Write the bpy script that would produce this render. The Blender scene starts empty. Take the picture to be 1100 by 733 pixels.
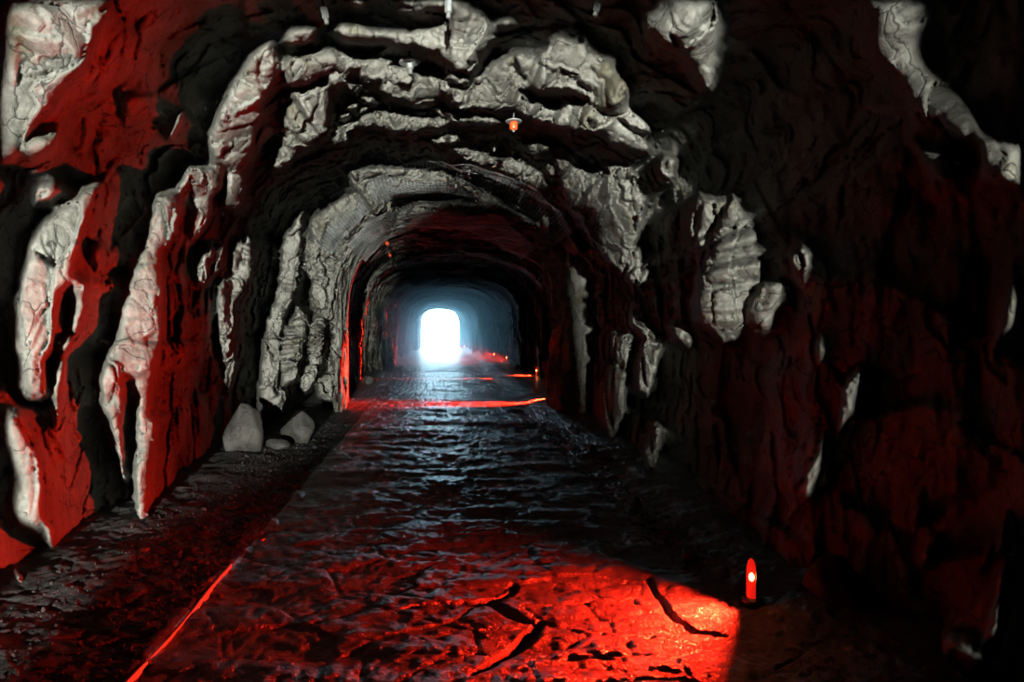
import bpy, math, random
import numpy as np

random.seed(7)
rng = np.random.default_rng(7)
# ------------------------------------------------------------------ camera frame
F = 733.0            # focal length in pixels of the 1100x733 frame
U0, V0 = 472.0, 350.0  # the tunnel axis in the frame
EYE = 1.6            # camera height
D = 12.0             # the daylight source stands this far behind the camera
sc = bpy.context.scene
C = sc.collection

# ------------------------------------------------------------------ helpers
def link_mesh(name, verts, faces, mat, parent=None, smooth=True):
    me = bpy.data.meshes.new(name)
    verts = np.asarray(verts, dtype=np.float32); faces = np.asarray(faces, dtype=np.int32)
    n = faces.shape[1]
    me.vertices.add(len(verts)); me.vertices.foreach_set('co', verts.ravel())
    me.loops.add(faces.size); me.loops.foreach_set('vertex_index', faces.ravel())
    me.polygons.add(len(faces))
    me.polygons.foreach_set('loop_start', np.arange(0, faces.size, n, dtype=np.int32))
    me.polygons.foreach_set('loop_total', np.full(len(faces), n, dtype=np.int32))
    me.polygons.foreach_set('use_smooth', np.full(len(faces), smooth, dtype=bool))
    me.update(calc_edges=True); me.validate()
    me.materials.append(mat)
    o = bpy.data.objects.new(name, me); C.objects.link(o)
    if parent is not None: o.parent = parent
    return o

def grid_faces(nr, nc, flip=False):
    i = np.arange(nr-1)[:, None]*nc + np.arange(nc-1)[None, :]
    q = np.stack([i, i+1, i+nc+1, i+nc], -1).reshape(-1, 4)
    return q[:, ::-1] if flip else q

def thing(name, label, cat, loc, group=None, rotz=0):
    o = bpy.data.objects.new(name, None); C.objects.link(o)
    o.empty_display_size = .05
    o.location = loc; o.rotation_euler = (0, 0, rotz)
    o['label'] = label; o['category'] = cat
    if group: o['group'] = group
    return o
def tag(o, label, cat, group=None, kind=None):
    o['label'] = label; o['category'] = cat
    if group: o['group'] = group
    if kind: o['kind'] = kind
    return o

# ---- numpy noise
def _h(ix, iy, iz, s):
    n = (ix.astype(np.int64)*73856093) ^ (iy.astype(np.int64)*19349663) ^ (iz.astype(np.int64)*83492791) ^ (s*2654435761 & 0x7fffffff)
    n = (n ^ (n >> 13))*1274126177 & 0x7fffffff
    n = (n ^ (n >> 16))*668265263 & 0x7fffffff
    return ((n ^ (n >> 15)) & 0xffffff)/float(0xffffff)
def vnoise(p, s=0):
    i = np.floor(p).astype(np.int64); f = p - i; f = f*f*(3-2*f)
    r = 0
    for dx in (0, 1):
        for dy in (0, 1):
            for dz in (0, 1):
                w = (f[..., 0] if dx else 1-f[..., 0])*(f[..., 1] if dy else 1-f[..., 1])*(f[..., 2] if dz else 1-f[..., 2])
                r = r + w*_h(i[..., 0]+dx, i[..., 1]+dy, i[..., 2]+dz, s)
    return r*2-1
def fbm(p, o=4, s=0):
    r = 0; a = 1; t = 0
    for k in range(o):
        r = r + a*vnoise(p*(2.03**k), s+k*17); t += a; a *= .5
    return r/t
def facets(p, s=0, tilt=1.0):
    """Broken-rock relief: every Voronoi cell is a plane with its own offset and tilt."""
    i = np.floor(p).astype(np.int64)
    d1 = np.full(p.shape[:-1], 1e9); d2 = np.full(p.shape[:-1], 1e9); val = np.zeros(p.shape[:-1])
    for dx in (-1, 0, 1):
        for dy in (-1, 0, 1):
            for dz in (-1, 0, 1):
                cx, cy, cz = i[..., 0]+dx, i[..., 1]+dy, i[..., 2]+dz
                r = np.stack([cx+_h(cx, cy, cz, s+1), cy+_h(cx, cy, cz, s+2), cz+_h(cx, cy, cz, s+3)], -1)
                v = p - r
                d = (v*v).sum(-1)
                val_c = (_h(cx, cy, cz, s+4)-.5) + tilt*(v[..., 0]*(_h(cx, cy, cz, s+5)-.5) + v[..., 1]*(_h(cx, cy, cz, s+6)-.5) + v[..., 2]*(_h(cx, cy, cz, s+7)-.5))*2
                m = d < d1
                d2 = np.where(m, d1, np.minimum(d2, d)); val = np.where(m, val_c, val); d1 = np.where(m, d, d1)
    return val, np.sqrt(d2)-np.sqrt(d1)
def blur(a, sig, axis):
    if sig <= 0: return a
    n = max(1, int(sig*3)); k = np.exp(-.5*(np.arange(-n, n+1)/sig)**2); k /= k.sum()
    pad = [(0, 0), (0, 0)]; pad[axis] = (n, n)
    b = np.pad(a, pad, mode='edge'); r = np.zeros_like(a, dtype=float)
    L = a.shape[axis]
    for j, w in enumerate(k):
        r += w*(b[j:j+L, :] if axis == 0 else b[:, j:j+L])
    return r
def sstep(a, b, x):
    t = np.clip((x-a)/(b-a), 0, 1); return t*t*(3-2*t)

# ------------------------------------------------------------------ materials
def new_mat(name):
    m = bpy.data.materials.new(name); m.use_nodes = True
    nt = m.node_tree; return m, nt, nt.nodes['Principled BSDF']
def simple(name, col, rough=.5, metal=0., emit=None, es=0., bump=0.):
    m, nt, b = new_mat(name)
    no = nt.nodes.new('ShaderNodeTexNoise'); no.inputs['Scale'].default_value = 60; no.inputs['Detail'].default_value = 6
    tc = nt.nodes.new('ShaderNodeTexCoord'); nt.links.new(tc.outputs['Object'], no.inputs['Vector'])
    mx = nt.nodes.new('ShaderNodeMix'); mx.data_type = 'RGBA'
    mx.inputs['A'].default_value = (*[c*.7 for c in col], 1); mx.inputs['B'].default_value = (*[min(1, c*1.25) for c in col], 1)
    nt.links.new(no.outputs['Fac'], mx.inputs['Factor']); nt.links.new(mx.outputs['Result'], b.inputs['Base Color'])
    b.inputs['Roughness'].default_value = rough; b.inputs['Metallic'].default_value = metal
    if emit: b.inputs['Emission Color'].default_value = (*emit, 1); b.inputs['Emission Strength'].default_value = es
    if bump:
        bp = nt.nodes.new('ShaderNodeBump'); bp.inputs['Strength'].default_value = bump; bp.inputs['Distance'].default_value = .004
        nt.links.new(no.outputs['Fac'], bp.inputs['Height']); nt.links.new(bp.outputs['Normal'], b.inputs['Normal'])
    return m

def rock_mat(name, tones, rough=.75, bump=.5, scale=1.0, spec=.2, stain=True, grit=.25):
    m, nt, b = new_mat(name); N = nt.nodes; Lk = nt.links.new
    tc = N.new('ShaderNodeTexCoord')
    big = N.new('ShaderNodeTexNoise'); big.inputs['Scale'].default_value = 1.3*scale; big.inputs['Detail'].default_value = 8; big.inputs['Roughness'].default_value = .62
    Lk(tc.outputs['Object'], big.inputs['Vector'])
    cr = N.new('ShaderNodeValToRGB'); e = cr.color_ramp.elements
    e[0].position = .3; e[0].color = (*tones[0], 1); e[1].position = .72; e[1].color = (*tones[-1], 1)
    for k, t in enumerate(tones[1:-1]):
        el = cr.color_ramp.elements.new(.3+.42*(k+1)/(len(tones)-1)); el.color = (*t, 1)
    Lk(big.outputs['Fac'], cr.inputs['Fac'])
    fine = N.new('ShaderNodeTexNoise'); fine.inputs['Scale'].default_value = 28*scale; fine.inputs['Detail'].default_value = 8; fine.inputs['Roughness'].default_value = .7
    Lk(tc.outputs['Object'], fine.inputs['Vector'])
    mr = N.new('ShaderNodeMapRange'); mr.inputs['From Min'].default_value = .3; mr.inputs['From Max'].default_value = .7
    mr.inputs['To Min'].default_value = .62; mr.inputs['To Max'].default_value = 1.25
    Lk(fine.outputs['Fac'], mr.inputs['Value'])
    mul = N.new('ShaderNodeMix'); mul.data_type = 'RGBA'; mul.blend_type = 'MULTIPLY'; mul.inputs['Factor'].default_value = 1
    Lk(cr.outputs['Color'], mul.inputs['A']); Lk(mr.outputs['Result'], mul.inputs['B'])
    col = mul.outputs['Result']
    # dark hairline cracks
    w = N.new('ShaderNodeTexNoise'); w.inputs['Scale'].default_value = 3; w.inputs['Detail'].default_value = 4
    Lk(tc.outputs['Object'], w.inputs['Vector'])
    wa = N.new('ShaderNodeMix'); wa.data_type = 'VECTOR'; wa.inputs['Factor'].default_value = .28
    Lk(tc.outputs['Object'], wa.inputs['A']); Lk(w.outputs['Color'], wa.inputs['B'])
    vo = N.new('ShaderNodeTexVoronoi'); vo.feature = 'DISTANCE_TO_EDGE'; vo.inputs['Scale'].default_value = 3.4*scale
    Lk(wa.outputs['Result'], vo.inputs['Vector'])
    vr = N.new('ShaderNodeMapRange'); vr.inputs['From Min'].default_value = 0; vr.inputs['From Max'].default_value = .03
    vr.inputs['To Min'].default_value = 0; vr.inputs['To Max'].default_value = 1
    Lk(vo.outputs['Distance'], vr.inputs['Value'])
    if stain:
        st = N.new('ShaderNodeTexNoise'); st.inputs['Scale'].default_value = 2.6; st.inputs['Detail'].default_value = 5
        mp = N.new('ShaderNodeMapping'); mp.inputs['Location'].default_value = (3.1, 7.7, 1.2); mp.inputs['Scale'].default_value = (1, 1, .4)
        Lk(tc.outputs['Object'], mp.inputs['Vector']); Lk(mp.outputs['Vector'], st.inputs['Vector'])
        sr = N.new('ShaderNodeMapRange'); sr.inputs['From Min'].default_value = .56; sr.inputs['From Max'].default_value = .66
        sr.inputs['To Min'].default_value = 0; sr.inputs['To Max'].default_value = .55
        Lk(st.outputs['Fac'], sr.inputs['Value'])
        sm = N.new('ShaderNodeMix'); sm.data_type = 'RGBA'; sm.inputs['B'].default_value = (.045, .04, .018, 1)
        Lk(sr.outputs['Result'], sm.inputs['Factor']); Lk(col, sm.inputs['A']); col = sm.outputs['Result']
    # dirt held in the cracks
    vd = N.new('ShaderNodeMapRange'); vd.inputs['From Min'].default_value = .004; vd.inputs['From Max'].default_value = .016
    vd.inputs['To Min'].default_value = .30; vd.inputs['To Max'].default_value = 1
    Lk(vo.outputs['Distance'], vd.inputs['Value'])
    dm = N.new('ShaderNodeMix'); dm.data_type = 'RGBA'; dm.blend_type = 'MULTIPLY'; dm.inputs['Factor'].default_value = 1
    Lk(col, dm.inputs['A']); Lk(vd.outputs['Result'], dm.inputs['B']); col = dm.outputs['Result']
    Lk(col, b.inputs['Base Color'])
    b.inputs['Roughness'].default_value = rough; b.inputs['Specular IOR Level'].default_value = spec
    # relief
    mul2 = N.new('ShaderNodeMath'); mul2.operation = 'MULTIPLY_ADD'; mul2.inputs[1].default_value = .45
    Lk(vr.outputs['Result'], mul2.inputs[0]); Lk(fine.outputs['Fac'], mul2.inputs[2])
    md = N.new('ShaderNodeTexNoise'); md.inputs['Scale'].default_value = 7*scale; md.inputs['Detail'].default_value = 9; md.inputs['Roughness'].default_value = .65
    Lk(tc.outputs['Object'], md.inputs['Vector'])
    ch = N.new('ShaderNodeTexVoronoi'); ch.inputs['Scale'].default_value = 9*scale; Lk(wa.outputs['Result'], ch.inputs['Vector'])
    chs = N.new('ShaderNodeSeparateColor'); Lk(ch.outputs['Color'], chs.inputs['Color'])
    chm = N.new('ShaderNodeMath'); chm.operation = 'MULTIPLY_ADD'; chm.inputs[1].default_value = .35; Lk(chs.outputs[0], chm.inputs[0]); Lk(md.outputs['Fac'], chm.inputs[2])
    ad = N.new('ShaderNodeMath'); ad.operation = 'ADD'; Lk(mul2.outputs[0], ad.inputs[0]); Lk(chm.outputs[0], ad.inputs[1])
    gn = N.new('ShaderNodeTexNoise'); gn.inputs['Scale'].default_value = 95; gn.inputs['Detail'].default_value = 3; gn.inputs['Roughness'].default_value = .7
    Lk(tc.outputs['Object'], gn.inputs['Vector'])
    ga = N.new('ShaderNodeMath'); ga.operation = 'MULTIPLY_ADD'; ga.inputs[1].default_value = grit; Lk(gn.outputs['Fac'], ga.inputs[0]); Lk(ad.outputs[0], ga.inputs[2])
    bp = N.new('ShaderNodeBump'); bp.inputs['Strength'].default_value = bump; bp.inputs['Distance'].default_value = .03/scale
    Lk(ga.outputs[0], bp.inputs['Height']); Lk(bp.outputs['Normal'], b.inputs['Normal'])
    return m

M_rock = rock_mat('tunnel_rock', [(.046, .045, .037), (.088, .085, .073), (.122, .12, .105), (.17, .166, .148)])
M_lowbounce = rock_mat('low_bounce_rock', [(.02, .018, .016), (.035, .032, .03), (.05, .047, .044)])  # unseen rock behind the camera, colour darkened to cut bounced light
M_floor = rock_mat('wet_worn_floor', [(.022, .022, .022), (.042, .041, .04), (.075, .073, .07)], rough=.28, bump=.8, grit=.9, scale=2.2, spec=.55, stain=False)
M_gravel = rock_mat('gravel_dirt', [(.009, .0085, .008), (.018, .017, .016), (.04, .038, .035)], rough=.6, bump=.8, scale=4, stain=False, grit=.9)
M_stone = rock_mat('loose_stone', [(.04, .037, .033), (.075, .07, .062), (.12, .115, .105)], scale=4, bump=.5)
M_boulder = rock_mat('dark_boulder', [(.012, .012, .011), (.024, .023, .02), (.04, .039, .035)], scale=2, bump=.5, stain=False)  # boulders toned darker than the loose stones
M_steel = simple('galvanised_steel', (.12, .128, .124), .5, .2, bump=.2)
M_rusty = simple('dull_steel', (.09, .095, .085), .6, .2, bump=.4)
M_orange = simple('orange_plastic', (.50, .055, .008), .4)
M_black = simple('black_plastic', (.02, .02, .02), .45)
M_lens = simple('red_lens', (.9, .02, .01), .25, emit=(1, .015, .008), es=.7)
M_bulb = simple('lit_bulb', (1, .8, .5), .3, emit=(1, .22, .05), es=40)
M_net = simple('wire_netting', (.17, .18, .175), .5, .3)
M_kerb = simple('concrete_edging', (.34, .31, .28), .6, bump=.6)
M_leaf = simple('dry_leaf', (.5, .24, .08), .6)

# ------------------------------------------------------------------ which faces of the rock stand out into the daylight
# outlines of the rock blocks that stick out, with how steeply each faces the entrance (0..1)
P = [
(.85,[(14,0),(118,0),(104,8),(88,18),(84,30),(92,24),(98,14),(118,12),(110,24),(100,40),(92,52),(91,66),(83,80),(78,86),(66,97),(60,115),(48,125),(38,135),(27,148),(20,160),(16,170),(0,174),(0,120),(8,60)]),
(.5,[(22,160),(45,147),(62,142),(60,155),(42,165),(22,168)]),
(.3,[(198,118),(185,150),(180,151),(190,130)]),
(.9,[(292,46),(297,65),(293,82),(288,90),(281,115),(274,142),(270,164),(259,180),(251,181),(229,176),(225,164),(226,145),(232,128),(243,106),(254,87),(267,65),(281,52)]),
(.6,[(303,44),(311,34),(325,31),(340,33),(338,41),(327,45),(314,47)]),
(1,[(305,65),(322,63),(341,56),(359,53),(365,59),(355,74),(341,82),(327,91),(311,94),(307,87)]),
(1,[(311,105),(327,100),(350,90),(353,109),(352,128),(348,142),(335,156),(327,160),(303,156),(304,142),(308,117),(327,112)]),
(.9,[(303,160),(319,161),(310,175),(307,181),(293,180),(299,169)]),
(1,[(359,30),(371,26),(390,30),(410,33),(408,44),(393,44),(376,41),(361,35)]),
(1,[(410,33),(436,35),(464,34),(475,27),(480,27),(496,23),(524,25),(533,34),(526,49),(515,57),(500,51),(480,53),(461,52),(431,49),(414,45)]),
(.9,[(475,56),(499,52),(515,60),(513,71),(505,78),(496,76),(488,71),(480,64),(472,60)]),
(.5,[(480,79),(502,86),(496,90),(480,85)]),
(.9,[(355,72),(367,60),(387,61),(390,68),(379,76),(363,76)]),
(.7,[(390,65),(420,65),(409,85),(401,89),(385,82)]),
(1,[(409,90),(420,72),(436,74),(447,79),(464,82),(488,98),(477,101),(466,108),(453,109),(436,109),(425,105),(409,98)]),
(.5,[(349,90),(357,80),(374,80),(372,90),(363,95),(353,95)]),
(.8,[(375,89),(385,89),(382,97),(375,95)]),
(.8,[(371,117),(385,110),(382,117),(372,119)]),
(.8,[(387,105),(406,109),(409,113),(393,110)]),
(.7,[(364,125),(376,123),(379,127),(368,130)]),
(.7,[(390,115),(398,117),(385,121)]),
(.7,[(382,134),(393,123),(415,120),(442,128),(469,128),(483,131),(475,136),(453,139),(439,141),(431,142),(415,138),(395,134)]),
(.7,[(359,155),(363,142),(374,135),(382,136),(368,146),(379,149),(363,155)]),
(.6,[(466,117),(477,117),(488,124),(477,124)]),
(.4,[(464,151),(485,146),(496,149),(488,155),(469,154)]),
(.8,[(480,92),(490,98),(510,100),(520,118),(500,120),(488,112)]),
(.85,[(509,93),(515,82),(529,68),(543,60),(562,57),(570,65),(588,55),(592,41),(605,41),(622,49),(633,49),(646,65),(657,63),(663,79),(676,98),(676,118),(682,123),(698,134),(701,143),(682,136),(668,128),(665,120),(646,118),(635,108),(626,99),(600,95),(578,94),(556,95),(552,116),(540,117),(523,118),(509,108)]),
(1,[(553,99),(570,108),(589,115),(600,117),(616,110),(641,120),(644,125),(665,131),(687,150),(701,161),(701,166),(685,162),(663,154),(646,145),(616,138),(600,135),(584,131),(567,125),(552,116)]),
(.8,[(694,19),(709,14),(725,8),(723,0),(764,0),(767,16),(774,33),(772,60),(767,82),(764,98),(758,90),(745,74),(739,60),(734,49),(731,41),(720,36),(725,49),(709,44),(706,36),(694,36)]),
(.8,[(415,-2),(475,-2),(480,8),(464,9),(440,4)]),
(.6,[(428,12),(455,8),(455,11),(440,14)]),
(.6,[(370,-2),(384,-2),(393,7),(385,6)]),
(.7,[(483,-2),(500,4),(520,15),(524,22),(500,20),(484,22)]),
(.6,[(532,27),(543,20),(556,27),(543,29)]),
(.4,[(480,125),(520,126),(545,129),(540,134),(500,135)]),
(.4,[(562,155),(580,153),(592,158),(585,166),(570,165)]),
(.35,[(485,160),(520,165),(560,175),(585,190),(590,202),(560,197),(530,182),(500,172)]),
(.75,[(595,172),(609,175),(625,185),(642,188),(655,188),(669,195),(688,202),(694,224),(688,248),(677,273),(670,295),(661,286),(653,281),(642,262),(628,245),(627,232),(616,228),(612,210),(604,194)]),
(.5,[(650,181),(669,180),(688,191),(677,192),(661,187)]),
(.45,[(688,265),(688,286),(683,303),(676,303),(676,289),(683,270)]),
(.4,[(699,278),(696,297),(688,314),(687,306),(694,286)]),
(.5,[(587,175),(593,175),(597,194),(593,191)]),
(.3,[(612,251),(625,270),(623,273),(612,256)]),
(.12,[(710,165),(728,170),(725,198),(715,200),(708,185)]),
(.2,[(590,295),(603,297),(601,400),(594,400)]),
(.5,[(749,210),(755,210),(746,240),(744,262),(741,243)]),
(.6,[(790,210),(798,229),(812,251),(817,270),(815,297),(809,311),(801,322),(798,344),(790,368),(779,368),(765,352),(752,344),(752,322),(755,300),(763,270),(774,243)]),
(.22,[(757,212),(780,212),(770,235),(755,262),(748,268),(752,240)]),
(.28,[(820,303),(839,305),(839,327),(828,355),(809,357),(804,346),(806,322),(817,311)]),
(.28,[(850,275),(864,262),(873,275),(866,305),(861,303),(851,284)]),
(.5,[(716,349),(735,352),(745,365),(740,372),(725,365)]),
(.2,[(874,365),(884,362),(888,380),(880,392)]),
(.34,[(932,0),(999,0),(996,18),(987,39),(984,60),(996,81),(1005,87),(1023,99),(1041,120),(1056,144),(1080,150),(1110,153),(1110,206),(1080,204),(1065,201),(1050,197),(1053,168),(1047,153),(1023,147),(1011,129),(999,131),(984,120),(981,108),(972,87),(960,72),(942,66),(938,54),(939,15)]),
(.25,[(981,153),(996,159),(1014,162),(1023,177),(1032,201),(1002,201),(999,180),(990,168)]),
(.3,[(657,355),(680,363),(676,395),(657,387)]),
(.3,[(657,391),(674,400),(670,445),(657,477),(647,457),(651,412)]),
(.22,[(692,367),(710,375),(698,426),(684,416)]),
(.22,[(702,453),(710,457),(706,502),(700,545),(694,539),(692,494)]),
(.3,[(678,334),(710,367),(706,367),(682,354)]),
(.28,[(889,457),(881,505),(870,535),(861,529),(870,505)]),
(.28,[(1010,573),(996,608),(988,597)]),
(.18,[(996,538),(985,568),(979,575),(985,550)]),
(.2,[(1062,583),(1068,588),(1055,608)]),
(.3,[(1084,605),(1077,656),(1073,693),(1058,689),(1066,649),(1077,608)]),
(.28,[(1014,678),(1044,686),(1066,708),(1051,718),(1014,700)]),
(.2,[(1077,557),(1084,570),(1080,595),(1070,590)]),
(.25,[(1088,292),(1097,322),(1091,355),(1073,373),(1067,384),(1071,355),(1077,322)]),
(.1,[(928,385),(922,440),(900,470),(905,420)]),
(.8,[(90,205),(109,196),(115,188),(101,210),(96,232),(87,245),(79,270),(74,289),(79,300),(68,308),(60,316),(55,333),(56,355),(52,377),(44,380),(45,405),(49,426),(41,429),(27,426),(25,405),(26,385),(20,366),(20,344),(25,311),(30,289),(35,262),(49,240),(68,224),(87,215)]),
(.5,[(11,440),(25,443),(30,459),(38,486),(42,503),(44,525),(45,555),(41,568),(25,563),(18,549),(22,514),(14,486),(8,459)]),
(.6,[(37,218),(41,202),(55,195),(70,205),(55,214)]),
(.4,[(102,262),(111,267),(109,281),(104,292),(101,276)]),
(.5,[(79,298),(88,305),(92,314),(90,333),(82,360),(78,357),(82,333),(79,311)]),
(.4,[(73,362),(78,364),(68,391),(63,437),(59,470),(59,418),(66,383)]),
(.85,[(169,210),(188,205),(194,215),(192,240),(186,267),(177,265),(183,245),(172,265),(172,289),(171,306),(174,311),(172,344),(169,370),(166,391),(161,418),(158,448),(164,451),(165,459),(164,489),(158,503),(160,525),(158,550),(157,582),(153,596),(149,558),(147,540),(146,503),(149,478),(147,455),(152,430),(146,407),(134,400),(132,380),(128,432),(130,478),(134,520),(128,492),(120,454),(112,440),(109,405),(117,385),(128,360),(131,344),(139,311),(145,289),(156,273),(161,259),(164,235)]),
(.4,[(191,202),(204,180),(210,182),(196,205)]),
(.5,[(117,590),(122,590),(121,620),(113,615)]),
(.4,[(44,558),(56,568),(55,590),(50,574)]),
(.4,[(38,612),(46,615),(44,642),(35,661),(26,686),(30,656),(35,639)]),
(.3,[(14,612),(30,628),(27,642),(19,623)]),
(.3,[(10,656),(22,669),(19,689),(11,669)]),
(.5,[(208,180),(217,180),(222,200),(214,212),(206,205)]),
(.6,[(224,213),(228,224),(215,251),(206,258),(207,240),(215,215)]),
(.5,[(222,180),(236,180),(237,200),(230,213),(224,200)]),
(.65,[(244,185),(259,188),(263,196),(259,215),(251,225),(240,222),(244,205)]),
(.55,[(224,267),(230,262),(226,289),(221,303),(213,305),(214,286)]),
(.35,[(235,262),(240,265),(235,289),(229,297)]),
(.5,[(256,259),(261,259),(255,289),(250,295),(251,275)]),
(.5,[(266,251),(273,267),(267,297),(259,314),(251,330),(252,357),(243,380),(239,371),(236,322),(240,303),(256,297),(262,284)]),
(.12,[(240,380),(250,360),(252,400),(246,430)]),
(.45,[(306,256),(325,229),(322,262),(319,300),(316,316),(308,330),(300,355),(301,382),(297,409),(281,409),(282,365),(292,335),(300,310),(304,280)]),
(.5,[(319,329),(329,335),(331,349),(322,390),(320,404),(308,415),(303,413),(303,376),(308,352)]),
(.5,[(335,235),(345,228),(372,212),(400,205),(425,212),(415,235),(405,255),(395,275),(385,290),(375,300),(360,300),(360,316),(349,349),(344,390),(340,409),(327,423),(323,415),(333,390),(334,360),(338,335),(333,322),(335,305),(330,290),(332,260)]),
(.3,[(278,409),(295,412),(297,436),(290,445),(278,430)]),
(.25,[(300,415),(308,425),(305,445),(297,440)]),
(.45,[(410,265),(400,285),(393,300),(387,322),(383,346),(382,376),(376,401),(371,395),(363,387),(364,355),(368,330),(376,316),(379,300),(390,285)]),
(.25,[(341,409),(357,404),(371,409),(374,431),(344,431)]),
(.3,[(437,251),(462,237),(495,251),(516,254),(511,265),(484,259),(467,262),(445,259)]),
(.3,[(375,185),(395,178),(440,182),(480,185),(500,195),(530,210),(560,235),(590,260),(600,285),(585,270),(555,245),(525,228),(505,205),(480,198),(420,205),(380,205)]),
(.25,[(445,222),(490,215),(520,225),(560,250),(555,256),(510,245),(470,235),(430,255),(415,275),(412,268)]),
]
HOLES = [
[(16,34),(24,50),(28,70),(24,86),(18,100),(20,60)],
[(383,222),(386,225),(377,245),(362,262),(352,285),(350,300),(347,300),(350,280),(360,258),(375,240)],
[(352,238),(355,240),(350,262),(340,285),(341,300),(338,300),(338,280),(347,258)],
[(308,112),(327,109),(346,94),(345,98),(328,114)],
[(425,102),(440,94),(470,96),(470,98),(441,97),(427,105)],
[(545,60),(555,64),(560,85),(556,86),(551,68)],
[(183,226),(185,228),(182,245),(180,245)],
[(131,363),(170,364),(170,368),(140,367)],
[(18,95),(55,94),(58,98),(40,99),(20,99)],
[(228,176),(262,140),(264,142),(250,160)],
[(624,186),(627,187),(628,212),(625,213)],
[(590,85),(598,70),(620,85),(645,104),(643,106),(618,89),(598,75)],
]
W_, H_ = 1100, 733
def raster(polys):
    out = np.zeros((H_, W_))
    for lev, pts in polys:
        pts = np.array(pts, float)
        x0, y0 = np.floor(pts.min(0)).astype(int); x1, y1 = np.ceil(pts.max(0)).astype(int)
        x0 = max(0, x0); y0 = max(0, y0); x1 = min(W_-1, x1); y1 = min(H_-1, y1)
        yy, xx = np.mgrid[y0:y1+1, x0:x1+1]
        # rough the edge so it reads as broken rock
        pp = np.stack([xx/5., yy/5., np.zeros_like(xx)], -1)
        px = xx+.5+2.2*vnoise(pp, 5)+1.0*vnoise(pp*3, 8); py = yy+.5+2.2*vnoise(pp, 6)+1.0*vnoise(pp*3, 9)
        ins = np.zeros(xx.shape, bool)
        n = len(pts)
        for a in range(n):
            (ax, ay), (bx, by) = pts[a], pts[(a+1) % n]
            if ay == by: continue
            c = ((ay > py) != (by > py)) & (px < (bx-ax)*(py-ay)/(by-ay)+ax)
            ins ^= c
        sub = out[y0:y1+1, x0:x1+1]; sub[ins] = np.maximum(sub[ins], lev) if lev > 0 else 0
    return out
P = [((l_*(.6 if min(q[0] for q in g_) > 640 and min(q[1] for q in g_) > 200 else 1)), g_) for l_, g_ in P]
P = [((l_*(.5 if min(q[0] for q in g_) > 850 and min(q[1] for q in g_) > 450 else 1)), g_) for l_, g_ in P]
mask = raster(P)
hole = raster([(1.0, h) for h in HOLES])
mask[hole > 0] = 0
wide = blur(blur((mask > 0).astype(float), 6, 0), 6, 1)
mask_s = blur(blur(mask, .7, 0), .7, 1)
def samp(img, u, v):
    ui = np.clip(u, 0, W_-1.001); vi = np.clip(v, 0, H_-1.001)
    i = ui.astype(int); j = vi.astype(int); a = ui-i; b = vi-j
    r = img[j, i]*(1-a)*(1-b)+img[j, i+1]*a*(1-b)+img[j+1, i]*(1-a)*b+img[j+1, i+1]*a*b
    return np.where((u < 0) | (u > W_-1) | (v < 0) | (v > H_-1), 0, r)

# ------------------------------------------------------------------ the bore of the tunnel
YS = [-20, 0, 2, 3, 4, 5, 7, 8, 9, 10, 11.0, 11.6, 13.35, 16, 20.5, 25, 29, 33, 40, 47, 49.5]
WL = [2.3, 2.3, 2.2, 2.15, 2.1, 2.05, 2.3, 2.45, 2.2, 2.0, 1.95, 1.90, 1.78, 2.15, 2.25, 2.15, 2.1, 1.95, 1.8, 1.45, 1.32]
WR = [2.6, 2.6, 2.5, 2.35, 2.1, 1.9, 2.0, 2.05, 2.1, 2.15, 2.1, 2.8, 2.9, 2.85, 3.0, 3.0, 2.95, 2.75, 2.3, 1.95, 1.42]
HT = [2.3, 2.2, 2.1, 2.1, 2.1, 2.1, 2.1, 2.1, 2.1, 2.1, 2.05, 2.0, 1.95, 2.0, 1.95, 1.9, 1.8, 1.75, 1.6, 1.4, 1.2]
def bore(phi, y):
    w = np.where(np.cos(phi) > 0, np.interp(y, YS, WR), np.interp(y, YS, WL)); h = np.interp(y, YS, HT)
    c = np.abs(np.cos(phi)); s = np.sin(phi)
    n = 2.7
    up = ((c/w)**n + (np.abs(s)/h)**n)**(-1/n)
    dn = w/np.maximum(c, .35)
    return np.where(s > 0, up, dn)
NPHI, NR = 980, 820
PHI = np.radians(np.linspace(-56, 236, NPHI))
LR = np.linspace(math.log(1050), math.log(17.2), NR); RHO = np.exp(LR); DL = LR[0]-LR[1]
ph = PHI[None, :]+0*RHO[:, None]; rh = RHO[:, None]+0*PHI[None, :]
# nearest crossing of each direction with the bore
yc = np.full(ph.shape, 1.0)
yy_ = np.concatenate([np.linspace(1.0, 14, 261), np.linspace(14.1, 55, 200)])
found = np.zeros(ph.shape, bool); prev = F*bore(ph, np.full(ph.shape, yy_[0]))/rh - yy_[0]
for k in range(1, len(yy_)):
    g = F*bore(ph, np.full(ph.shape, yy_[k]))/rh - yy_[k]
    hit = (~found) & (g <= 0)
    t = prev/(prev-g+1e-9)
    yc = np.where(hit, yy_[k-1]+t*(yy_[k]-yy_[k-1]), yc); found |= hit; prev = g
yc = np.where(found, yc, 55)
R0 = yc*rh/F
R0 = np.where(RHO[:, None] > 900, np.maximum(R0, .5), R0)
uu = U0+rh*np.cos(ph); vv = V0-rh*np.sin(ph)
Mk = samp(mask_s, uu, vv); Mw = samp(wide, uu, vv)
lit = Mk > .05
R = np.zeros_like(R0)
RSTART = np.interp(np.degrees(PHI), [-56, -30, 0, 15, 22, 27, 40, 46, 52, 70, 90, 110, 130, 236], [430, 410, 370, 360, 480, 800, 800, 470, 430, 420, 420, 520, 800, 700])
_k = np.argmin(np.abs(RHO[:, None]-RSTART[None, :]), 0); _r0 = R0[_k, np.arange(NPHI)]
QS = _r0/(F*_r0/RSTART + D)
QS = blur(QS[None, :], 12, 1)[0]
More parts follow.
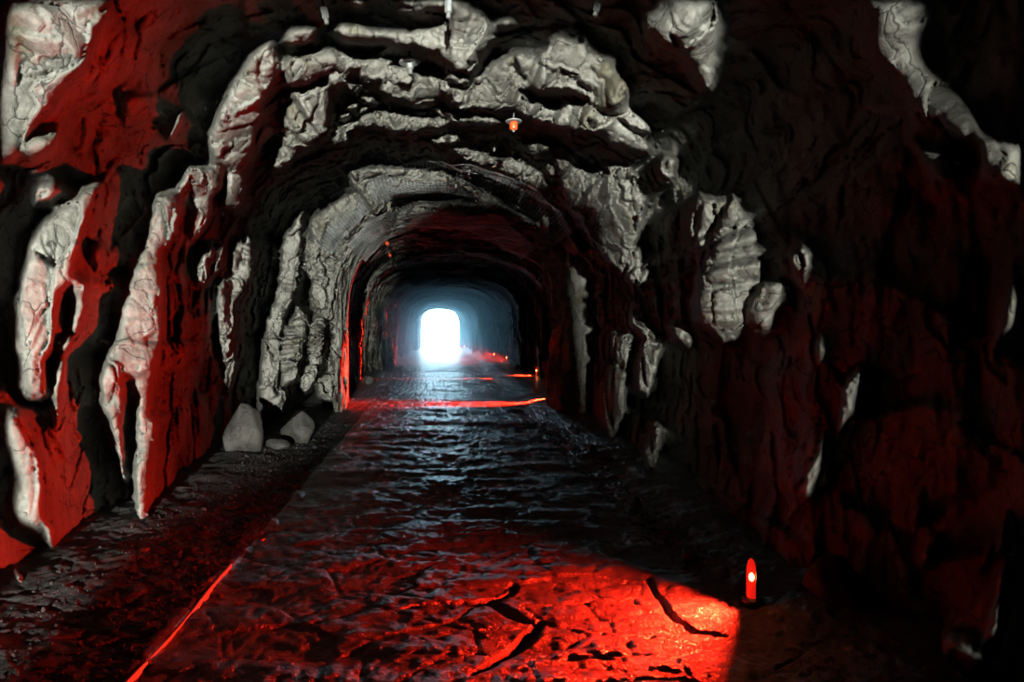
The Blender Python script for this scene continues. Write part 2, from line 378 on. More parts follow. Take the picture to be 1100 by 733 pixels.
started = np.ones(NPHI, bool); qmin = QS.copy(); prevlit = np.zeros(NPHI, bool)
s_prev = np.full(NPHI, 1.1)
qstart = np.full(NPHI, np.nan)
def q_of(Rv, r): return Rv/(F*Rv/r + D)
def R_of(q, r): return q*D/np.maximum(1-F*q/r, .12)
for i in range(NR):
    r = RHO[i]; r0 = R0[i]; L = lit[i]; m = Mk[i]
    k = .62*m + .5*np.clip(s_prev-1.12, 0, 1)
    k = k*np.clip((s_prev-.74)/.16, 0.02, 1)
    ds = -k*F*DL/r/(1+k*F/r)
    s_lit_cont = s_prev*(1+ds)
    start = np.minimum(1.10, R_of(qmin*.997, r)/r0)
    s_lit = np.where(prevlit, s_lit_cont, start)
    qm = np.where(started, qmin, 1e9)
    marg = 1.010+.10*np.clip(.45-Mw[i], 0, .45)
    s_sh = np.where(started, np.maximum(R_of(np.minimum(qm, 1)*marg, r)/r0, 1.0), 1.10)
    s_sh = np.minimum(s_sh, 1.6)
    s = np.where(L, s_lit, s_sh)
    qstart = np.where(L & ~started, q_of(s*r0, r), qstart)
    started |= L
    qmin = np.where(L, np.minimum(qmin, q_of(s*r0, r)), qmin)
    R[i] = s*r0; s_prev = s; prevlit = L.copy()
yfar = F*R0/rh
far = sstep(10.6, 12.4, yfar)
pf = np.stack([np.cos(ph)*1.2, yfar*.55, np.sin(ph)*1.2], -1)
ringr = R0*(1.03 + .13*vnoise(pf, 31) + .06*vnoise(pf*2.3, 32))
ringr = R0 + (ringr-R0)*sstep(49, 42, yfar)*sstep(13.6, 17, yfar)
R = R*(1-far) + np.where(far > 0, ringr, 0)*far
_p = np.stack([np.cos(ph)*R0*1.6, yfar*1.6, np.sin(ph)*R0*1.6], -1)
R = R + R0*(1-blur(blur(lit.astype(float), 3, 0), 3, 1))*(1-far)*(.07*np.clip(facets(_p, 201)[0]+.3, 0, 1)+.05*np.clip(fbm(_p*np.array([3, 3, 1.1]), 4, 211)+.2, 0, 1)+.02*np.clip(fbm(_p*np.array([9, 9, 3]), 3, 221)+.2, 0, 1))
R = blur(blur(R, 1.5, 1), .5, 0)
# broken-rock detail
def xyz(Rv): return np.stack([Rv*np.cos(ph), F*Rv/rh, Rv*np.sin(ph)+EYE], -1)
Pw = xyz(R)
wob = np.stack([vnoise(Pw*1.7, 41), vnoise(Pw*1.7, 42), vnoise(Pw*1.7, 43)], -1)
st = np.array([1.0, 1.0, .55])
f1, e1 = facets((Pw+wob*.12)*1.5*st, 51)
f2, e2 = facets((Pw+wob*.06)*3.8*st, 61)
f3, e3 = facets((Pw+wob*.03)*10*st, 71, .8)
det = .060*f1 + .034*f2 + .010*f3 + .006*fbm(Pw*6, 3, 81)
det += -.016*np.exp(-(e1/.02)**2) - .008*np.exp(-(e2/.03)**2)
det *= np.interp(Pw[..., 1], [0, 4, 12, 30, 46, 49], [1, 1, 1.3, 1.8, 1.2, .3])
R = R - det*(.35+.65*sstep(0, .02, np.abs(det)))
Yend = F*R/rh > 49.5
Pw = xyz(R)
Re = bore(ph, np.full(ph.shape, 49.5))
Pw[..., 0] = np.where(Yend, Re*np.cos(ph), Pw[..., 0]); Pw[..., 2] = np.where(Yend, Re*np.sin(ph)+EYE, Pw[..., 2]); Pw[..., 1] = np.minimum(Pw[..., 1], 49.5)
Pw[..., 2] = np.where(Pw[..., 2] < -1.2, -1.2, Pw[..., 2])

# unseen bore behind the camera, with an added ring shaped to cut the daylight off
qs = QS
NB = 70
yb = np.linspace(-D+.4, 0, NB)
Rb = np.zeros((NB, NPHI))
first = R[0]*0+R[0]; y_first = F*R[0]/RHO[0]
for b_ in range(NB):
    t = b_/(NB-1.0)
    base = bore(PHI, np.full(NPHI, -5.0))*1.1
    bump = np.exp(-((yb[b_]+3.0)/.7)**2)
    edge = qs*1.005*(-3.0+D)
    Rb[b_] = base*(1-bump)+edge*bump
blend = np.linspace(0, 1, NB)
Yb = yb[:, None]+0*PHI[None, :]
Yb = Yb + (y_first-.0)[None, :]*sstep(-2, 0.0, yb)[:, None]*.97
t_ = sstep(-1.6, 0, yb)[:, None]
Rb = Rb*(1-t_) + (R[0]*1.01)[None, :]*t_
Pb = np.stack([Rb*np.cos(PHI), Yb, Rb*np.sin(PHI)+EYE], -1)
f4, e4 = facets(Pb*1.5, 91)
Rb2 = Rb - .10*f4*(1-t_)*(1-np.exp(-((yb+3.0)/.9)**2))[:, None]
Pb = np.stack([Rb2*np.cos(PHI), Yb, Rb2*np.sin(PHI)+EYE], -1)
Pb[..., 2] = np.maximum(Pb[..., 2], -1.2)
ALL = np.concatenate([Pb, Pw], 0)
nrow = ALL.shape[0]
def strip(name, c0, c1):
    sub = ALL[:, c0:c1]
    o = link_mesh(name, sub.reshape(-1, 3), grid_faces(nrow, c1-c0), M_rock)
    o.data.materials.append(M_lowbounce)
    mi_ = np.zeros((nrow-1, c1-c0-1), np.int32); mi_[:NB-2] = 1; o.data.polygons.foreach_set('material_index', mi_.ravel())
    o['kind'] = 'structure'; return o
cR = int(np.searchsorted(PHI, math.radians(48))); cL = int(np.searchsorted(PHI, math.radians(132)))
strip('wall_right', 0, cR+1); strip('ceiling', cR, cL+1); strip('wall_left', cL, NPHI)
# added unseen rock cap behind the key light, keeps sky light out
def capmesh():
    ring = ALL[0]; c = np.array([[0, ring[0, 1]-.6, 1.6]])
    v = np.concatenate([ring, (ring*.5+c*.5)+[0, -.25, 0], c]); n = len(ring)
    f = [(k, k+1, n+k+1, n+k) for k in range(n-1)] + [(n+k, n+k+1, 2*n, 2*n) for k in range(n-1)]
    f = [q for q in f]
    import bmesh
    bm = bmesh.new(); vs = [bm.verts.new(p) for p in v]
    for q in f:
        s = list(dict.fromkeys(q))
        try: bm.faces.new([vs[a] for a in s])
        except Exception: pass
    me = bpy.data.meshes.new('added_wall_back'); bm.to_mesh(me); bm.free(); me.materials.append(M_lowbounce)
    o = bpy.data.objects.new('added_wall_back', me); C.objects.link(o); o['kind'] = 'structure'
capmesh()

def surf(u, v, into=0.0):
    """point of the rock surface seen at a frame position, and its inward direction"""
    dx, dz = u-U0, V0-v
    r = math.hypot(dx, dz); a = math.atan2(dz, dx)
    if a < math.radians(-60): a += 2*math.pi
    i = (LR[0]-math.log(r))/DL; j = (a-PHI[0])/(PHI[1]-PHI[0])
    i = int(np.clip(round(i), 0, NR-1)); j = int(np.clip(round(j), 0, NPHI-1))
    Rv = R[i, j]-into; y = F*R[i, j]/RHO[i]
    return (Rv*math.cos(a), y, Rv*math.sin(a)+EYE), (-math.cos(a), 0, -math.sin(a))

# ------------------------------------------------------------------ floor
def to_floor(u, v, z=0.0):
    y = F*(EYE-z)/(v-V0); return (u-U0)*y/F, y
vrows = np.concatenate([np.linspace(V0+F*EYE/52, 400, 150)[:-1], np.linspace(400, 760, 330)[:-1], np.linspace(760, 1300, 60)])
yf = F*EYE/(vrows-V0)
yf = np.concatenate([yf, np.linspace(1.2, -D-.5, 30)])
NC = 620
xs = np.linspace(-3.4, 3.6, NC)
X, Y = np.meshgrid(xs, yf)
pfl = np.stack([X, Y, 0*X], -1)
def floor_h(X, Y):
    p = np.stack([X*1.1, Y*1.9, 0*X], -1)
    h = .020*fbm(p, 4, 101) + .010*vnoise(np.stack([X*2.0, Y*6.5, 0*X], -1), 111)
    fa, ea = facets(np.stack([X*2.2+.3*vnoise(p, 3), Y*3.4+.3*vnoise(p, 4), 0*X+.5], -1), 121, .5)
    h += .014*fa - .008*np.exp(-(ea/.05)**2)
    h += .006*vnoise(np.stack([X*14, Y*14, 0*X], -1), 131) + .004*vnoise(np.stack([X*33, Y*33, 0*X], -1), 141)
    return h
Zf = floor_h(X, Y)*np.interp(Y, [0, 10, 22, 50], [1, 1, .55, .2])
def groove(pts, wpx, depth):
    global Zf
    P_ = [to_floor(u, v) for u, v in pts]
    dmin = np.full(X.shape, 9.0)
    wx = X+.022*vnoise(np.stack([X*9, Y*9, 0*X], -1), 7); wy = Y+.022*vnoise(np.stack([X*9, Y*9, 0*X+5], -1), 8)
    for (ax, ay), (bx, by) in zip(P_[:-1], P_[1:]):
        vx, vy = bx-ax, by-ay; t = np.clip(((wx-ax)*vx+(wy-ay)*vy)/(vx*vx+vy*vy+1e-9), 0, 1)
        dmin = np.minimum(dmin, np.hypot(wx-ax-t*vx, wy-ay-t*vy))
    w = wpx*(.6+.5*(.5+.5*vnoise(np.stack([X*5, Y*5, 0*X], -1), 77)))
    Zf = Zf - depth*np.exp(-(dmin/w)**4)
groove([(695,620),(701,634),(710,645),(716,655),(726,666),(746,676),(779,681)], .022, .05)
groove([(555,629),(545,638),(532,645),(515,647),(498,647)], .03, .035)
groove([(527,650),(545,658),(560,666),(584,668),(576,678),(562,688),(550,697),(530,710),(514,722)], .035, .04)
groove([(672,645),(692,643)], .02, .03)
groove([(430,655),(470,650),(498,647)], .018, .025)
# hollows
for (u, v, rx, ry, dp) in [(650,715,.22,.12,.03),(575,690,.25,.10,.02),(345,700,.35,.12,.025),(640,520,.3,.25,.02),(500,590,.2,.15,.012)]:
    cx, cy = to_floor(u, v); Zf -= dp*np.exp(-((X-cx)/rx)**2-((Y-cy)/ry)**2)
# dirt shoulders rising to the walls
KX = -1.37
sh = sstep(KX+.02, KX-.03, X)*.035*sstep(6.0, 4.2, Y) + sstep(-1.45, -2.5, X)*.10
gr, ge = facets(np.stack([X*16, Y*16, 0*X], -1), 151, .6)
shm = sstep(KX+.02, KX-.05, X)
Zf = Zf + sh*sstep(14, 11, Y) + shm*(.011*gr+.010*fbm(np.stack([X*8, Y*8, 0*X], -1), 3, 161))*sstep(16, 10, Y)
shr = sstep(1.55, 2.2, X)*.10
Zf = Zf + shr + sstep(1.5, 1.7, X)*.012*gr*sstep(16, 10, Y)
fl = link_mesh('floor', np.stack([X, Y, Zf], -1).reshape(-1, 3), grid_faces(len(yf), NC, True), M_floor)
fl['kind'] = 'structure'
fl.data.materials.append(M_gravel)
fi = np.arange((len(yf)-1)*(NC-1)); cxs = X[:-1, :-1].ravel()[fi]; cys = Y[:-1, :-1].ravel()[fi]
mi = ((cxs < KX-.01) & (cys < 14)).astype(np.int32)
fl.data.polygons.foreach_set('material_index', mi)
def fz(x, y):
    j = int(np.clip(np.searchsorted(xs, x), 0, NC-1)); i = int(np.argmin(np.abs(yf-y))); return float(Zf[i, j])
# ground outside the far mouth
out = link_mesh('trim_1', [(-12, 49.9, -.02), (12, 49.9, -.02), (12, 75, -.02), (-12, 75, -.02)], [(0, 1, 2, 3)], simple('pale_ground_outside', (.5, .5, .48), .9))
out['kind'] = 'structure'

# ------------------------------------------------------------------ solid builders
class MB:
    def __init__(s): s.v = []; s.f = []
    def lathe(s, prof, n=16, c=(0, 0, 0), ax=None):
        """prof: (radius, height) list along local z"""
        b = len(s.v)
        for r, h in prof:
            for k in range(n):
                a = 2*math.pi*k/n; s.v.append((c[0]+r*math.cos(a), c[1]+r*math.sin(a), c[2]+h))
        for i in range(len(prof)-1):
            for k in range(n):
                s.f.append((b+i*n+k, b+i*n+(k+1) % n, b+(i+1)*n+(k+1) % n, b+(i+1)*n+k))
        s.f.append(tuple(b+k for k in range(n))[::-1]); s.f.append(tuple(b+(len(prof)-1)*n+k for k in range(n)))
        return s
    def build(s, name, mat, parent=None, smooth=False, bevel=0):
        me = bpy.data.meshes.new(name); me.from_pydata(s.v, [], s.f); me.update(); me.materials.append(mat)
        if smooth:
            for p in me.polygons: p.use_smooth = True
        o = bpy.data.objects.new(name, me); C.objects.link(o)
        if parent is not None: o.parent = parent
        if bevel:
            md = o.modifiers.new('b', 'BEVEL'); md.width = bevel; md.segments = 2; md.limit_method = 'ANGLE'
        return o
from mathutils import Vector, Matrix

def bolt(u, v, label, kind, scale=1.0, tilt=(0, 0), t_=.93):
    """rock bolt: steel plate against the rock, nut and rod end, some with an orange cap"""
    p, d = surf(u, v)
    w = Vector(d).normalized()
    w = (w*.8+Vector((tilt[0], -.05, -.6+tilt[1]))).normalized()
    t = thing('rock_bolt', label, 'rock bolt', (0, 0, 0), 'bolts set into the tunnel roof')
    q = Vector((0, 0, 1)).rotation_difference(w)
    t.rotation_mode = 'QUATERNION'; t.rotation_quaternion = q
    s = scale
    p = Vector(p); eye = Vector((0, 0, EYE)); pn = eye+(p-eye)*t_
    t.location = pn
    MB().lathe([(.011*s, -(p-pn).length*.55-.12), (.011*s, 0.01)], 10).build('shaft', M_black, t)
    if kind in ('plate', 'cap'):
        MB().lathe([(.075*s, .02*s), (.082*s, .024*s), (.082*s, .032*s), (.076*s, .036*s)], 24).build('plate', M_steel, t, bevel=0)
    if kind == 'cap':
        MB().lathe([(.02*s, .03*s), (.036*s, .04*s), (.040*s, .05*s), (.040*s, .10*s), (.034*s, .115*s), (.02*s, .118*s)], 20).build('cap', M_orange, t, True)
        MB().lathe([(.013*s, .11*s), (.013*s, .132*s), (.009*s, .135*s)], 12).build('rod', M_steel, t)
    elif kind == 'orange':
        MB().lathe([(.02*s, .0), (.034*s, .02*s), (.036*s, .07*s), (.026*s, .08*s)], 16).build('cap', M_orange, t, True)
        MB().lathe([(.012*s, .07*s), (.012*s, .10*s)], 10).build('rod', M_steel, t)
    else:
        MB().lathe([(.030*s, -.01*s), (.030*s, .035*s), (.028*s, .078*s), (.022*s, .082*s)], 6).build('nut', M_steel, t)
        MB().lathe([(.017*s, .07*s), (.017*s, .118*s), (.013*s, .122*s)], 12).build('rod', M_rusty, t)
    return t
bolt(440, 63, 'rock bolt with a round grey steel plate and long nut on the pale roof', 'plate', 1.15)
bolt(552, 127, 'rock bolt with round plate and bright orange cap under the roof ledge', 'cap', .95, (.25, 0), .86)
bolt(348, 10, 'bare grey bolt end hanging high on the roof, leftmost of the plain ones', 'nut', 1.0)
bolt(482, 2, 'pale bolt end cut by the top edge of the picture, near its middle', 'nut', .9)
bolt(643, 1, 'greyish square bolt end at the top edge above the brown patch of roof', 'nut', .9)
bolt(532, 155, 'small pale bolt end directly below the orange capped bolt', 'nut', .8)
bolt(504, 181, 'small pale bolt end poking through the upper sheet of netting', 'nut', .8)
bolt(490, 198, 'tiny bolt end under the lower edge of the upper netting', 'nut', .6)
bolt(415, 259, 'upper of two small orange capped bolts beside the netting on the left', 'orange', 1.15)
bolt(418, 272, 'lower of two small orange capped bolts beside the netting on the left', 'orange', 1.15)
bolt(457, 264, 'tiny grey bolt end on the far roof below the lower netting', 'nut', .8)

# ------------------------------------------------------------------ netting pinned under the roof
def net(name, label, rhos, phis, lift, n1, n2, rad):
    vs = []; fs = []
    a = np.radians(np.linspace(phis[0], phis[1], n1))
    G = np.zeros((n2, n1, 3))
    for i in range(n2):
        t = i/(n2-1.0)
        for j in range(n1):
            s = j/(n1-1.0)
            r = rhos(s)[0]*(1-t)+rhos(s)[1]*t
            p, d = surf(U0+r*math.cos(a[j]), V0-r*math.sin(a[j]))
            G[i, j] = p
    # slack sheet: smoothed rock, pulled a little inwards
    for k in range(3): G[..., k] = blur(blur(G[..., k], 2.2, 1), 2.0, 0)
    dr = np.stack([np.cos(a), 0*a, np.sin(a)], -1)[None]
    sag = lift+.10*np.clip(fbm(G*1.1, 2, 7), -.3, 1)
    G = G - dr*sag[..., None]
    def tube(L):
        L = np.asarray(L); T = np.gradient(L, axis=0); T /= np.linalg.norm(T, axis=1)[:, None]+1e-9
        A = np.cross(T, [0.3, .2, .9]); A /= np.linalg.norm(A, axis=1)[:, None]+1e-9; B = np.cross(T, A)
        b = sum(len(x) for x in vs); n = len(L)
        vs.append(np.concatenate([L+rad*(math.cos(q)*A+math.sin(q)*B) for q in (0, 2.09, 4.19)]))
        for q in range(3):
            i0 = b+q*n+np.arange(n-1); i1 = b+((q+1) % 3)*n+np.arange(n-1)
            fs.append(np.stack([i0, i0+1, i1+1, i1], -1))
    for i in range(n2): tube(G[i])
    for j in range(n1): tube(G[:, j])
    # taut lacing cable along both edges
    o = link_mesh(name, np.concatenate(vs), np.concatenate(fs), M_net)
    tag(o, label, 'netting', kind=None); return o
net('wire_netting', 'upper sheet of grey wire netting sagging beneath the tunnel roof', lambda s: (188-26*s*0, 150), (148, 34), .12, 84, 24, .0045)
net('wire_netting', 'lower and deeper sheet of wire netting behind the upper sheet', lambda s: (140, 112), (140, 38), .10, 96, 22, .005)

# ------------------------------------------------------------------ red marker lamps along the right wall
def lamp_parts(t, s=1.0, wy=1.0):
    MB().lathe([(.045*s, 0), (.05*s, .01), (.05*s, .022), (.04*s, .03)], 20).build('base', M_black, t)
    # curved hood standing at the wall side
    h = MB(); n = 10
    for r in (.040, .034):
        for z in (.02, .215):
            for k in range(n+1):
                a = math.radians(-75+150*k/n); h.v.append((r*s*math.cos(a), r*s*math.sin(a), z))
    m = n+1
    for k in range(n):
        h.f += [(k, k+1, m+k+1, m+k), (2*m+k, 3*m+k, 3*m+k+1, 2*m+k+1), (m+k, m+k+1, 3*m+k+1, 3*m+k), (k, 2*m+k, 2*m+k+1, k+1)]
    h.f += [(0, m, 3*m, 2*m), (n, 2*m+n, 3*m+n, m+n)]
    h.build('hood', M_black, t)
    MB().lathe([(.022*s, .028), (.026*s, .04), (.026*s, .16), (.024*s, .20), (.016*s, .235), (.004*s, .25)], 20).build('lamp_lens', M_lens, t, True)
    b = MB().lathe([(.004, -.022), (.011, -.014), (.014, 0), (.011, .014), (.004, .022)], 14, (-.012*s, -.030*s, .155)).build('bulb', M_bulb, t, True)
LP = 2.0
def lamp_light(x, y, z, power, fan, k_):
    l = bpy.data.lights.new('marker_lamp_light', 'SPOT'); l.energy = power*LP*(4.2 if k_ == 0 else 75.0); l.color = (1.0, .018, .006)
    l.spot_size = math.radians(146 if k_ == 0 else 112); l.spot_blend = 1.0; l.shadow_soft_size = .012
    o = bpy.data.objects.new('marker_lamp_light', l); C.objects.link(o)
    o.location = (x-.06, y-.02, z)
    o.scale = (fan, 1, 1)
    d = Vector((-1, 0, -.11 if k_ == 0 else -.32)); o.rotation_euler = d.to_track_quat('-Z', 'Y').to_euler()
lamps = [
 (807, 655, 'nearest red lamp on the floor, glowing at the foot of the right wall', 260),
 (601, 434, 'red lamp mostly hidden behind the rock buttress, throwing a broad red stripe', 330),
 (576.5, 407, 'red lamp on the floor just past the rock buttress, third from the front', 330),
 (544.5, 391, 'small red lamp far down the right side, nearer of the close pair', 330),
 (531, 386.5, 'small red lamp far down the right side, farther of the close pair', 330),
 (499, 374.8, 'tiny red lamp beside the bright far mouth on the right', 260)]
for k, (u, v, lb, pw) in enumerate(lamps):
    x, y = to_floor(u, v); z = fz(x, y)
    t = thing('floor_lamp', lb, 'lamp', (x, y, z-.004), 'red lamps along the right wall')
    lamp_parts(t)
    lamp_light(x, y, z+.155, pw, .58 if k == 0 else (.26 if k == 1 else .075), k)

# ------------------------------------------------------------------ kerb, stones, litter
kb = []; kf = []
ky = np.concatenate([np.linspace(2.2, 4.5, 60)])
for k, y in enumerate(ky):
    x = KX+.012*math.sin(y*2.1)+.006*float(vnoise(np.array([[y*3., 0., 0.]]), 3)[0]); z = fz(x, y)
    zt = .03+.004*math.sin(y*5)
    kb += [(x-.016, y, -.05), (x-.014, y, zt), (x+.0, y, zt+.004), (x+.006, y, -.05)]
for k in range(len(ky)-1):
    for j in range(4):
        kf.append((4*k+j, 4*k+(j+1) % 4, 4*k+4+(j+1) % 4, 4*k+4+j))
kf += [(3, 2, 1, 0), tuple(4*(len(ky)-1)+j for j in range(4))]
tag(link_mesh('edging_strip', kb, kf, M_kerb, smooth=False), 'thin raised edging strip between worn floor and dirt on the left', 'kerb')

import bmesh
def stone(name, u, v, size, label, cat='stone', mat=None, seed=0, group=None, x=None, y=None, sink=.25):
    if x is None: x, y = to_floor(u, v)
    bm = bmesh.new(); bmesh.ops.create_icosphere(bm, subdivisions=4, radius=1)
    P_ = np.array([p.co[:] for p in bm.verts])
    rr = np.random.default_rng(seed)
    r = np.ones(len(P_))
    for k in range(14):   # cut by planes: broken stone
        n = rr.normal(size=3); n /= np.linalg.norm(n); dd = rr.uniform(.62, .86) if max(size) > .15 else rr.uniform(.42, .8)
        c = P_@n; r = np.minimum(r, np.where(c > .05, dd/np.maximum(c, .05), 9))
    r = r*(1+.03*fbm(P_*4+seed, 3, 5))
    Q = P_*r[:, None]*np.array(size)[None]
    for p, c in zip(bm.verts, Q): p.co = c
    for f in bm.faces: f.smooth = True
    me = bpy.data.meshes.new(name); bm.to_mesh(me); bm.free(); me.materials.append(mat or M_stone)
    o = bpy.data.objects.new(name, me); C.objects.link(o)
    zmin = Q[:, 2].min()
    o.location = (x, y, fz(x, y)-zmin-sink*size[2]); o.rotation_euler = (0, 0, rr.uniform(0, 3))
    tag(o, label, cat, group); return o
stones = [
 (152, 604, (.09, .05, .018), 'thin pale flat stone at the foot of the near left rock column'),
 (255, 652, (.018, .018, .012), 'tiny pale pebble alone on the dark floor right of the edging strip'),
 (637, 492, (.07, .06, .08), 'pointed grey stone against the right wall, farthest of the wall stones'),
 (652, 500, (.10, .07, .04), 'flat grey stone right behind the pointed one at the right wall'),
 (686, 548, (.05, .06, .10), 'upright pale stone leaning on the right wall halfway along'),
 (700, 562, (.09, .07, .04), 'low broken stone just in front of the upright pale one'),
 (716, 576, (.07, .06, .035), 'small dark stone on the dirt between two larger wall stones'),
 (741, 603, (.10, .07, .05), 'angular stone at the right wall, left of the nearest red lamp'),
 (262, 492, (.26, .24, .42), 'tall dark boulder at the foot of the left wall'),
 (287, 452, (.26, .24, .30), 'rounded grey boulder stacked at the foot of the left arch'),
 (320, 478, (.24, .22, .27), 'round grey boulder in front of the left arch, on the right of the heap'),
 (297, 486, (.22, .15, .10), 'low slab of broken rock in front of the left boulder heap'),
 (358, 436, (.24, .24, .24), 'big boulder beside the red lit rib on the left'),
 (592, 428, (.09, .12, .16), 'whitish wet stone at the foot of the right pillar'),
 (556, 399, (.12, .12, .12), 'small whitish stone far off beside the right wall'),
 (235, 640, (.03, .025, .02), 'little red lit stone on the left dirt, close to the edging strip'),
 (226, 632, (.035, .03, .02), 'reddish grey stone lying left of the little one near the edging'),
 (396, 413, (.18, .16, .16), 'small red lit rock on the floor by the far left wall'),
 (896, 668, (.16, .14, .17), 'dark rock lying right of the nearest red lamp'),
]
for k, (u, v, s, lb) in enumerate(stones):
    stone('boulder' if max(s) > .15 else 'stone', u, v, s, lb, 'rock' if max(s) > .15 else 'stone', seed=k+3, mat=M_boulder if max(s) > .15 else None, sink=.4 if max(s) > .15 else .25)
# buttress of rock standing out of the right wall, the next lamp behind it
bt = MB(); pr = [(1.0+.10*math.sin(z*2.3)+.12*max(0, z-1.8), z) for z in np.linspace(-.15, 3.5, 110)]
bt.lathe(pr, 120, (0, 0, 0)); bv = np.array(bt.v)
rad = np.hypot(bv[:, 0], bv[:, 1])+1e-6
sq = (np.abs(bv[:, 0]/rad)**3+np.abs(bv[:, 1]/rad)**3)**(-1/3.)
bv[:, 0] *= sq*.44; bv[:, 1] *= sq*.62
fa_, ea_ = facets(bv*np.array([3.2, 3.2, 1.3])+9, 401); fb_, eb_ = facets(bv*np.array([8, 8, 4])+3, 411)
am = .16*fa_+.05*fb_-.03*np.exp(-(ea_/.05)**2)
bv[:, 0] += am*bv[:, 0]/.44; bv[:, 1] += am*bv[:, 1]/.62
bt.v = [tuple(q) for q in bv]
bo = bt.build('rock_buttress', M_rock, None, True); bo.location = (2.53, 12.5, 0)
tag(bo, 'dark rough rock buttress jutting from the right wall, hiding a red lamp behind', 'rock')
# dry leaf
x, y = to_floor(283, 581)
lf = MB(); lf.v = [(-.02, 0, 0), (0, -.012, .006), (.028, 0, .012), (0, .012, .008), (-.02, 0, -.002), (0, -.012, .004), (.028, 0, .010), (0, .012, .006)]
lf.f = [(0, 1, 2, 3), (7, 6, 5, 4), (0, 4, 5, 1), (1, 5, 6, 2), (2, 6, 7, 3), (3, 7, 4, 0)]
o = lf.build('leaf', M_leaf); o.location = (x, y, fz(x, y)+.004); o.rotation_euler = (.3, 0, 1.2)
tag(o, 'small orange dry leaf on the dirt by the left wall', 'leaf')
# loose gravel on the left shoulder: nobody could count it
gv = []; gf = []; ico = bmesh.new(); bmesh.ops.create_icosphere(ico, subdivisions=1, radius=1)
iv = np.array([p.co[:] for p in ico.verts]); ifc = np.array([[q.index for q in f.verts] for f in ico.faces]); ico.free()
cnt = 0
for k in range(5200):
    y = rng.uniform(2.6, 11)**1.0
    if rng.random() < .8: x = -1.42-abs(rng.normal(0, .42))
    else: x = 1.55+rng.random()*.3
    if x < -2.3 or (x > 0 and y < 4.4) or (abs(x-1.76) < .12 and abs(y-3.85) < .12): continue
    s = rng.uniform(.003, .010)*(1+1.3*(rng.random() < .06))
    q = iv*(s*rng.uniform(.6, 1.2, 3))[None]*(1+.25*rng.normal(size=(len(iv), 1)))
    q = q+np.array([x, y, fz(x, y)+s*.4])
    gv.append(q); gf.append(ifc+cnt); cnt += len(iv)
tag(link_mesh('gravel', np.concatenate(gv), np.concatenate(gf), M_gravel, smooth=False), 'loose gravel and grit scattered on the dirt shoulders', 'gravel', kind='stuff')

# added unseen rock pillar behind the camera, blocks daylight from floor and far rings
pb_ = MB(); pr = []
for z in np.linspace(-.1, 2.35, 30):
    rb = 1.0+(.62-1.0)*sstep(.90, 1.08, z)
    pr.append((rb*math.sqrt(max(.02, 1-max(0, (z-1.5)/.87)**4)), z))
pb_.lathe(pr, 40, (0.06, -4.0, 0))
pv = np.array(pb_.v); dn_ = facets(pv*1.8, 301)[0]
pv[:, 0] += (pv[:, 0]-.06)*.16*dn_ + .15*sstep(.9, 1.08, pv[:, 2]); pv[:, 1] += (pv[:, 1]+4)*.3*dn_
pb_.v = [tuple(q) for q in pv]
shade_pillar = pb_.build('pillar', M_lowbounce, None, True)
shade_pillar['kind'] = 'structure'

# ------------------------------------------------------------------ light
key = bpy.data.lights.new('entrance_daylight', 'SPOT'); key.energy = 74000; key.color = (.98, 1.0, .92); key.shadow_soft_size = .12; key.spot_size = math.radians(36); key.spot_blend = .8
ko = bpy.data.objects.new('entrance_daylight', key); C.objects.link(ko); ko.location = (0, -D, EYE); ko.rotation_euler = (math.pi/2+.06, 0, .10)
w = bpy.data.worlds.new('sky'); sc.world = w; w.use_nodes = True
bg = w.node_tree.nodes['Background']
sky = w.node_tree.nodes.new('ShaderNodeTexSky'); sky.sky_type = 'HOSEK_WILKIE'; sky.turbidity = 9; sky.sun_direction = (.3, .5, .8)
mixn = w.node_tree.nodes.new('ShaderNodeMix'); mixn.data_type = 'RGBA'; mixn.inputs['Factor'].default_value = .8
mixn.inputs['B'].default_value = (.28, .68, 1.0, 1)
w.node_tree.links.new(sky.outputs['Color'], mixn.inputs['A']); w.node_tree.links.new(mixn.outputs['Result'], bg.inputs['Color'])
bg.inputs['Strength'].default_value = 44

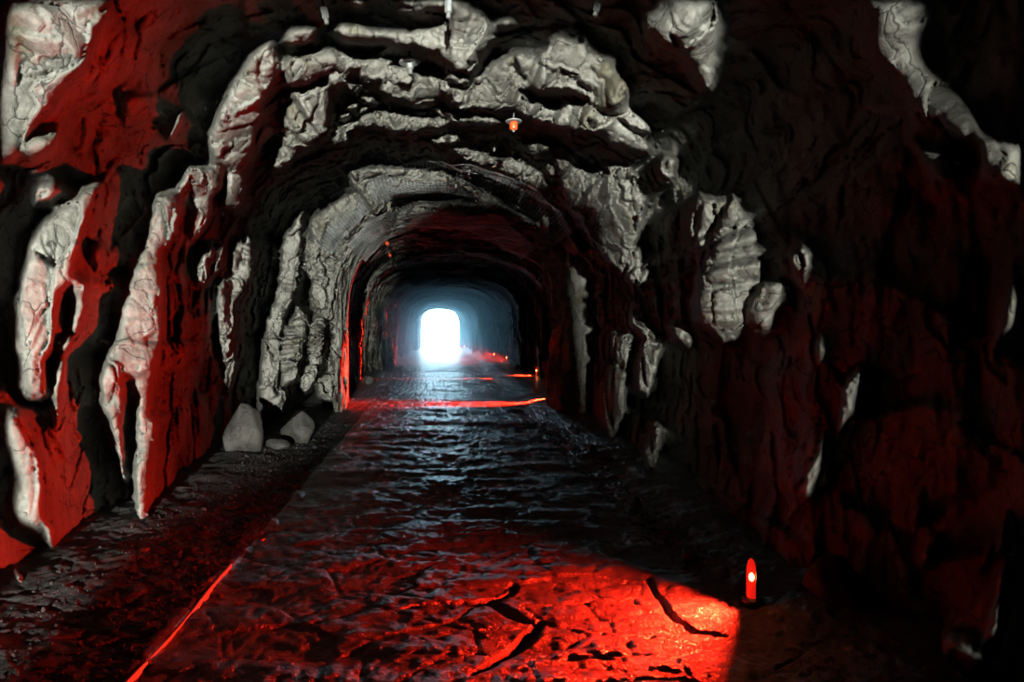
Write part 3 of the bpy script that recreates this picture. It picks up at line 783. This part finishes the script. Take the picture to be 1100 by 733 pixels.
po = bpy.data.lights.new('mouth_portal', 'AREA'); po.shape = 'RECTANGLE'; po.size = 3.4; po.size_y = 3.4; po.cycles.is_portal = True
pj = bpy.data.objects.new('mouth_portal', po); C.objects.link(pj); pj.location = (.04, 49.7, 1.5)
pj.rotation_euler = Vector((0, -1, 0)).to_track_quat('-Z', 'Z').to_euler()
# added haze volume, stands in for the lens glow around the far mouth
hz = MB()
hz.v = [(x, y, z) for y in (24, 49.4) for z in (-.5, 4.2) for x in (-3.6, 3.8)]
hz.f = [(0, 1, 3, 2), (4, 6, 7, 5), (0, 4, 5, 1), (2, 3, 7, 6), (0, 2, 6, 4), (1, 5, 7, 3)]
hm = bpy.data.materials.new('glow_haze'); hm.use_nodes = True; nt = hm.node_tree; nt.nodes.remove(nt.nodes['Principled BSDF'])
vs_ = nt.nodes.new('ShaderNodeVolumeScatter'); vs_.inputs['Density'].default_value = .036; vs_.inputs['Anisotropy'].default_value = .75
vs_.inputs['Color'].default_value = (.6, .85, 1, 1)
nt.links.new(vs_.outputs[0], nt.nodes['Material Output'].inputs['Volume'])
ho = hz.build('haze', hm); tag(ho, 'added bluish haze imitating the glow around the bright far mouth', 'haze', kind='stuff')

# ------------------------------------------------------------------ camera and view
cam = bpy.data.cameras.new('camera'); cam.sensor_width = 36; cam.lens = F/1100*36
cam.shift_x = (550-U0)/1100; cam.shift_y = -(366.5-V0)/1100
cam.clip_start = .02; cam.clip_end = 300
co = bpy.data.objects.new('camera', cam); C.objects.link(co); co.location = (0, 0, EYE); co.rotation_euler = (math.pi/2, 0, 0)
sc.camera = co
sc.view_settings.view_transform = 'Standard'; sc.view_settings.look = 'None'
sc.view_settings.exposure = 0; sc.view_settings.gamma = 1; sc.view_settings.use_curve_mapping = False
sc.cycles.use_denoising = True
try: sc.cycles.denoising_prefilter = 'ACCURATE'
except Exception: pass
sc.cycles.max_bounces = 5; sc.cycles.diffuse_bounces = 1; sc.cycles.volume_bounces = 0; sc.cycles.volume_step_rate = 4
sc.cycles.sample_clamp_indirect = 4
